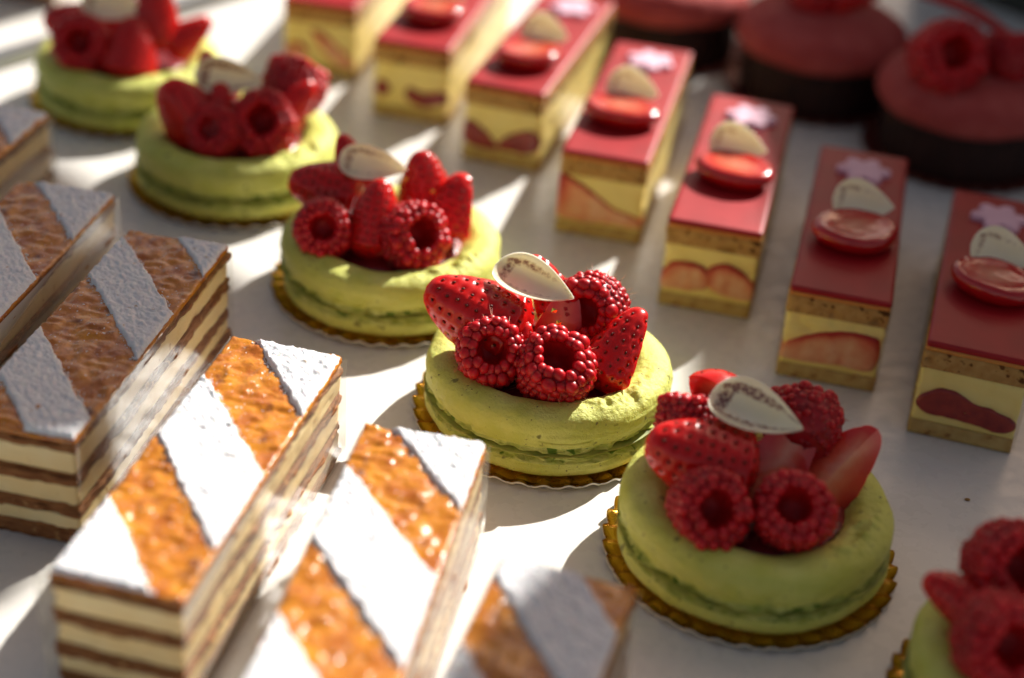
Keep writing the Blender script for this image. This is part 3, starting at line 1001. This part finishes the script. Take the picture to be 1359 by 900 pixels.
mille_feuille('mille feuille at the left edge showing only its sunlit rear end', -24.2, 47.6, R(-11), [(-1, 3.6), (6.2, 10.2), (13.2, 18)], 600, .16)
mille_feuille('blurred orange mille feuille on the separate white shelf in the top left corner', -27.6, 80.0, R(-12), [(6.2, 10.2), (13.2, 18)], 700, .2)

# ------------------------------------------------------------------ strawberry cream slices
SW, SL, SHH = 3.45, 12.1, 3.62
def slab(name, z0, z1, mat, seed, step=.12, amp=.03, pit=0.0, inset=0.0, r=.05, stepz=.08):
    P, n, F = boxgrid(SW - 2 * inset, SL - 2 * inset, z0, z1, step, stepz, r)
    P[:, :2] += inset
    side = np.abs(n[:, 2]) < .6
    d = fbm(P, (1.2, 1.2, 2.2), seed, 3) * amp
    if pit:
        d = d - np.clip(vnoise(P, 2.6, seed + 5) - .42, 0, 1) * pit
    P = P + n * np.where(side, d, 0)[:, None]
    return mesh(name, P, F, mat)

def inset_piece(outline, depth_y, seed, mat, bulge=.02):
    """A piece of fruit set in the front face; the outline is given in (across, height)."""
    o = np.asarray(outline, float)
    n0 = len(o)
    pts = []
    for i in range(n0):                       # closed smooth outline
        p0, p1, p2, p3 = o[i - 1], o[i], o[(i + 1) % n0], o[(i + 2) % n0]
        for f in np.linspace(0, 1, 10, endpoint=False):
            pts.append(.5 * ((2 * p1) + (-p0 + p2) * f + (2 * p0 - 5 * p1 + 4 * p2 - p3) * f * f + (-p0 + 3 * p1 - 3 * p2 + p3) * f ** 3))
    pts = np.array(pts)
    pts = pts + .05 * np.stack([fbm(np.c_[pts, 0 * pts[:, 0]], 2.2, seed + 4), fbm(np.c_[pts, 0 * pts[:, 0] + 5], 2.2, seed + 4)], -1)
    pts = pts.mean(0) + (pts - pts.mean(0)) * np.array([1.05, 1.18])
    pts[:, 0] = np.clip(pts[:, 0], .02, SW - .02)
    c = pts.mean(0)
    n = len(pts)
    rows_, rim = [], []
    for k in np.linspace(0.02, 1, 9):
        q = c + (pts - c) * k
        yy = -.075 - bulge * (1 - k ** 4) + fbm(np.stack([q[:, 0], 0 * q[:, 0], q[:, 1]], -1), 2.5, seed) * .06 * (1 - .5 * k)
        
        upn = np.clip((q[:, 1] - c[1]) / (np.ptp(pts[:, 1]) * .5), -1, 1)
        rows_.append(np.stack([q[:, 0], yy, q[:, 1]], -1)); rim += list(k ** 3 * (.45 + .5 * upn) + .22 + .2 * fbm(np.stack([q[:, 0] * 2.2, 0 * q[:, 0], q[:, 1] * .5], -1), 1.5, seed + 2))
    rows_.append(np.stack([pts[:, 0], np.full(n, depth_y), pts[:, 1]], -1)); rim += [1] * n
    V = np.array(rows_).reshape(-1, 3)
    A = Acc()
    A.add(V, grid_faces(len(rows_), n, True), 0, rim)
    return A.mesh('strawberry_filling', [M[mat]])

def top_strawberry(seed):
    pr = resample([(.001, 0), (.8, 0), (1.1, .1), (1.28, .36), (1.30, .55), (1.20, .72), (1.02, .76), (.6, .70), (.001, .68)], 48)
    def f(P):
        Q = P * np.array([1.05, .84, 1])
        Q[:, 2] += fbm(P, 1.2, seed) * .06 * (P[:, 2] > .5)
        Q[:, :2] *= (1 + .05 * vnoise(P, .8, seed + 2))[:, None]
        return Q
    V, F = lathe(pr, 72, f)
    rr = np.hypot(V[:, 0] / 1.05, V[:, 1] / .84)
    rim = np.where(V[:, 2] > .52, np.clip(rr / 1.22, 0, 1), 1.0)
    A = Acc()
    A.add(V, F, 0, rim)
    return A.mesh('strawberry_slice', [M['cutpale']])

def flower_mesh():
    n = 120
    th = np.linspace(0, 2 * np.pi, n, endpoint=False)
    r = .80 + .17 * np.cos(th * 6) - .03 * np.cos(th * 12)
    rows_ = []
    for k, z in ((.001, .20), (.5, .20), (.9, .20), (.97, .19), (1.0, .15), (1.0, 0)):
        rows_.append(np.stack([r * k * np.cos(th), r * k * np.sin(th), 0 * th + z], -1))
    return mesh('sugar_flower', np.array(rows_).reshape(-1, 3), grid_faces(6, n, True), M['flower'])

TOPS = [top_strawberry(1), top_strawberry(2), top_strawberry(3)]
FLOWER = flower_mesh()
GLAZE = {}

def cream_slice(label, x, y, a, pieces, seed, st=4.0, s0=1.75, fl=10.0, step=.12):
    t = thing('strawberry_slice_cake', label, 'slice cake', (x, y, 0), a, 'strawberry cream slices with red glaze')
    part('sponge_layer', slab('sponge_layer', .02, .58, M['sponge2'], seed, step, .05, .12), t)
    part('cream_layer', slab('cream_layer', .56, 2.62, M['ycream'], seed + 1, step, .07, .16, .04), t)
    part('sponge_layer', slab('sponge_layer', 2.60, 3.28, M['sponge'], seed + 2, step * .7, .07, .55), t)
    part('soaked_edge', slab('soaked_edge', 3.26, 3.42, M['edge'], seed + 3, step, .02), t)
    part('red_glaze', slab('red_glaze', 3.40, 3.62, M['rglaze'], seed + 4, step, .015, 0, .0, .07), t)
    for i, (ol, mt) in enumerate(pieces):
        part('strawberry_filling', inset_piece(ol, .5, seed + i * 3, mt), t)
    rn = random.Random(seed)
    z = Vector((0, 0, 1))
    part('strawberry_slice', TOPS[seed % 3], t, (s0 + rn.uniform(-.12, .12), st + rn.uniform(-.2, .2), 3.60), Quaternion(z, rn.uniform(-.6, .6)), (1.14 * rn.uniform(.92, 1.05), 1.14 * rn.uniform(.92, 1.08), 1.0))
    px = s0 + rn.uniform(-.15, .25)
    part('chocolate_petal', PETAL[2], t, (px, st + 1.3, 4.5), basis((rn.uniform(-.15, .1), -.66, .75), (1, rn.uniform(-.25, .05), 0)), .9)
    part('sugar_flower', FLOWER, t, (1.85 + rn.uniform(-.1, .1), fl, 3.615), Quaternion(z, rn.uniform(0, 1)), 1.12)
    part('clear_wrapper', acetate(SW, SL, SHH - .15, seed, .05, .05, True, .0), t)
    return t

cream_slice('shaded strawberry slice at the right edge with dark jam through its cream', 13.52, 47.24, R(-14.6),
            [([(.15, 1.3), (.6, 1.75), (1.3, 1.8), (2.0, 1.55), (2.6, 1.5), (3.3, 1.2), (2.9, .85), (2.2, .9), (1.4, 1.0), (.6, 1.0)], 'jam')], 701, 4.3)
cream_slice('shaded strawberry slice with one broad pale strawberry wedge across its front', 9.34, 50.19, R(-11.5),
            [([(.06, .95), (.15, 1.3), (.9, 1.75), (1.9, 2.05), (2.9, 2.1), (3.25, 1.9), (3.15, 1.0), (2.0, .95), (1.0, .9)], 'inset')], 612, 4.2)
cream_slice('strawberry slice lit on its left half only, behind the large shaded front tart', 5.31, 54.49, R(-11.1),
            [([(.05, .95), (.2, 1.65), (.9, 1.85), (1.6, 1.7), (1.75, 1.2), (1.2, .95)], 'inset'),
             ([(1.8, 1.2), (1.75, 1.75), (2.3, 2.05), (3.0, 1.8), (3.4, 1.4), (3.35, .95), (2.4, .95)], 'inset')], 523, 4.0)
cream_slice('sunlit strawberry slice with a diagonal strawberry band, directly behind the central tart', 1.33, 59.62, R(-10.8),
            [([(.05, 1.0), (.05, 2.3), (.6, 2.25), (1.4, 1.9), (2.3, 1.4), (3.2, 1.2), (3.38, .9), (2.2, .85), (1.0, .8)], 'inset')], 434, 3.6)
cream_slice('strawberry slice with two dark pieces meeting in a V, third from the far end', -2.80, 65.62, R(-14.5),
            [([(.1, 1.0), (.15, 1.75), (.8, 1.5), (1.4, 1.05), (1.5, .8), (.8, .75)], 'jam'),
             ([(1.6, .9), (1.9, 1.35), (2.5, 1.65), (3.2, 1.75), (3.35, 1.1), (2.6, .85)], 'jam')], 345, 3.2, step=.16)
cream_slice('strawberry slice with two small dark spots in its cream, second from the far end', -7.10, 69.39, R(-11),
            [([(.15, 1.2), (.2, 1.7), (.6, 1.65), (.75, 1.3), (.45, 1.1)], 'jam'),
             ([(1.6, 1.1), (1.65, 1.55), (2.3, 1.4), (3.2, 1.55), (3.35, 1.15), (2.4, .85)], 'jam')], 256, 3.4, step=.16)
cream_slice('blurred strawberry slice farthest left of its row, cut by the top edge', -11.73, 73.43, R(-9),
            [([(.15, .9), (.2, 1.35), (.8, 1.5), (1.1, 1.2), (.7, .85)], 'inset'),
             ([(1.4, 2.1), (2.0, 2.0), (2.7, 1.5), (3.35, .95), (2.9, .75), (2.2, 1.1)], 'inset')], 167, 3.6, step=.16)

# ------------------------------------------------------------------ round chocolate cakes with pink mousse
def choc_base():
    pr = resample([(.001, .1), (3.2, .1), (3.55, .18), (3.62, .6), (3.62, 1.6), (3.6, 2.2), (3.4, 2.4), (.001, 2.4)], 60)
    V, F = lathe(pr, 160, lambda P: P * np.stack([1 + .015 * fbm(P, 1.5, 3) + .012 * np.cos(np.arctan2(P[:, 1], P[:, 0]) * 34)] * 2 + [np.ones(len(P))], -1))
    return mesh('chocolate_base', V, F, M['choc'])
def mousse_top():
    pr = resample([(.001, 2.3), (3.2, 2.3), (3.85, 2.45), (4.08, 2.9), (3.98, 3.4), (3.55, 3.85), (2.6, 4.2), (1.4, 4.34), (.001, 4.36)], 60)
    V, F = lathe(pr, 140, lambda P: P + np.stack([0 * P[:, 0]] * 2 + [fbm(P, .8, 5) * .09 + fbm(P, 3, 8) * .03], -1))
    return mesh('mousse_top', V, F, M['mousse'])
def curl_mesh():
    n, k = 40, 8
    t = np.linspace(0, 1, n)
    c = np.stack([(t - .5) * 4.6, .5 * np.sin(t * 4), .9 * (1 - t) ** 2 * 1.6 + .45 * np.sin(t * 3.1)], -1)
    a = np.linspace(0, 2 * np.pi, k, endpoint=False)
    V = np.stack([np.stack([c[:, 0], c[:, 1] + .48 * np.cos(b) * np.sin(np.pi * t * .9 + .25), c[:, 2] + .22 * np.sin(b)], -1) for b in a], 1)
    return mesh('chocolate_curl', V.reshape(-1, 3), grid_faces(n, k, True), M['redcurl'])
CB, MT, CURL = choc_base(), mousse_top(), curl_mesh()
RCARD = card_mesh(4.25, 30, [M['redcard'], M['redcard']], 9)
for (x, y, lab, clab, kind) in ((13.5, 76.2, 'chocolate cake with pink mousse dome in the middle of the three at the top right', 'red foil card under the middle chocolate cake', 1),
                                (19.4, 70.4, 'chocolate cake with pink mousse, large dark raspberry and red curl at the right edge', 'red foil card under the chocolate cake at the right edge', 2),
                                (6.3, 80.6, 'chocolate cake farthest left of the three, mostly cut off by the top edge', 'red foil card under the farthest left chocolate cake', 0)):
    single('cake_card', RCARD, clab, 'cake card', (x, y, 0), x, 'red foil cards under the chocolate cakes')
    t = thing('chocolate_mousse_cake', lab, 'mousse cake', (x, y, 0), 0, 'round chocolate cakes with pink mousse')
    part('chocolate_base', CB, t)
    part('mousse_top', MT, t)
    if kind == 2:
        part('raspberry', RASP[1], t, (-1.75, -1.3, 5.0), basis((.1, -.8, .5)), 1.5)
        part('raspberry', RASP[0], t, (1.3, -.4, 4.95), basis((0, .5, .8)), 1.15)
        part('chocolate_curl', CURL, t, (-.3, .7, 5.3), Quaternion((0, 0, 1), -.25), 1.15)
    else:
        part('raspberry', RASP[0], t, (-.6, .2, 4.95), basis((0, .5, .8)), 1.25)
        part('strawberry_half', HALF[1], t, (.9, .1, 4.75), basis((1, .1, .2), (0, -.4, .9)), .9)
        part('chocolate_curl', CURL, t, (.2, 1.5, 5.0), Quaternion((0, 0, 1), .3), 1.0)

# ------------------------------------------------------------------ crumbs on the table
def crumb_mesh(seed, s):
    V, F = uvsphere(7, 9)
    V = V * np.array([1, .7, .45]) * s
    V = V * (1 + .35 * vnoise(V, 3 / s * .3, seed))[:, None]
    V[:, 2] += s * .4
    return mesh('cake_crumb', V, F, M['crumb'])
single('cake_crumb', crumb_mesh(1, .10), 'brown crumb on the white table above the cut off corner tart', 'crumb', (14.9, 43.6, 0))
single('cake_crumb', crumb_mesh(5, .08), 'smaller crumb at the right edge of the white table', 'crumb', (15.7, 42.2, 0))
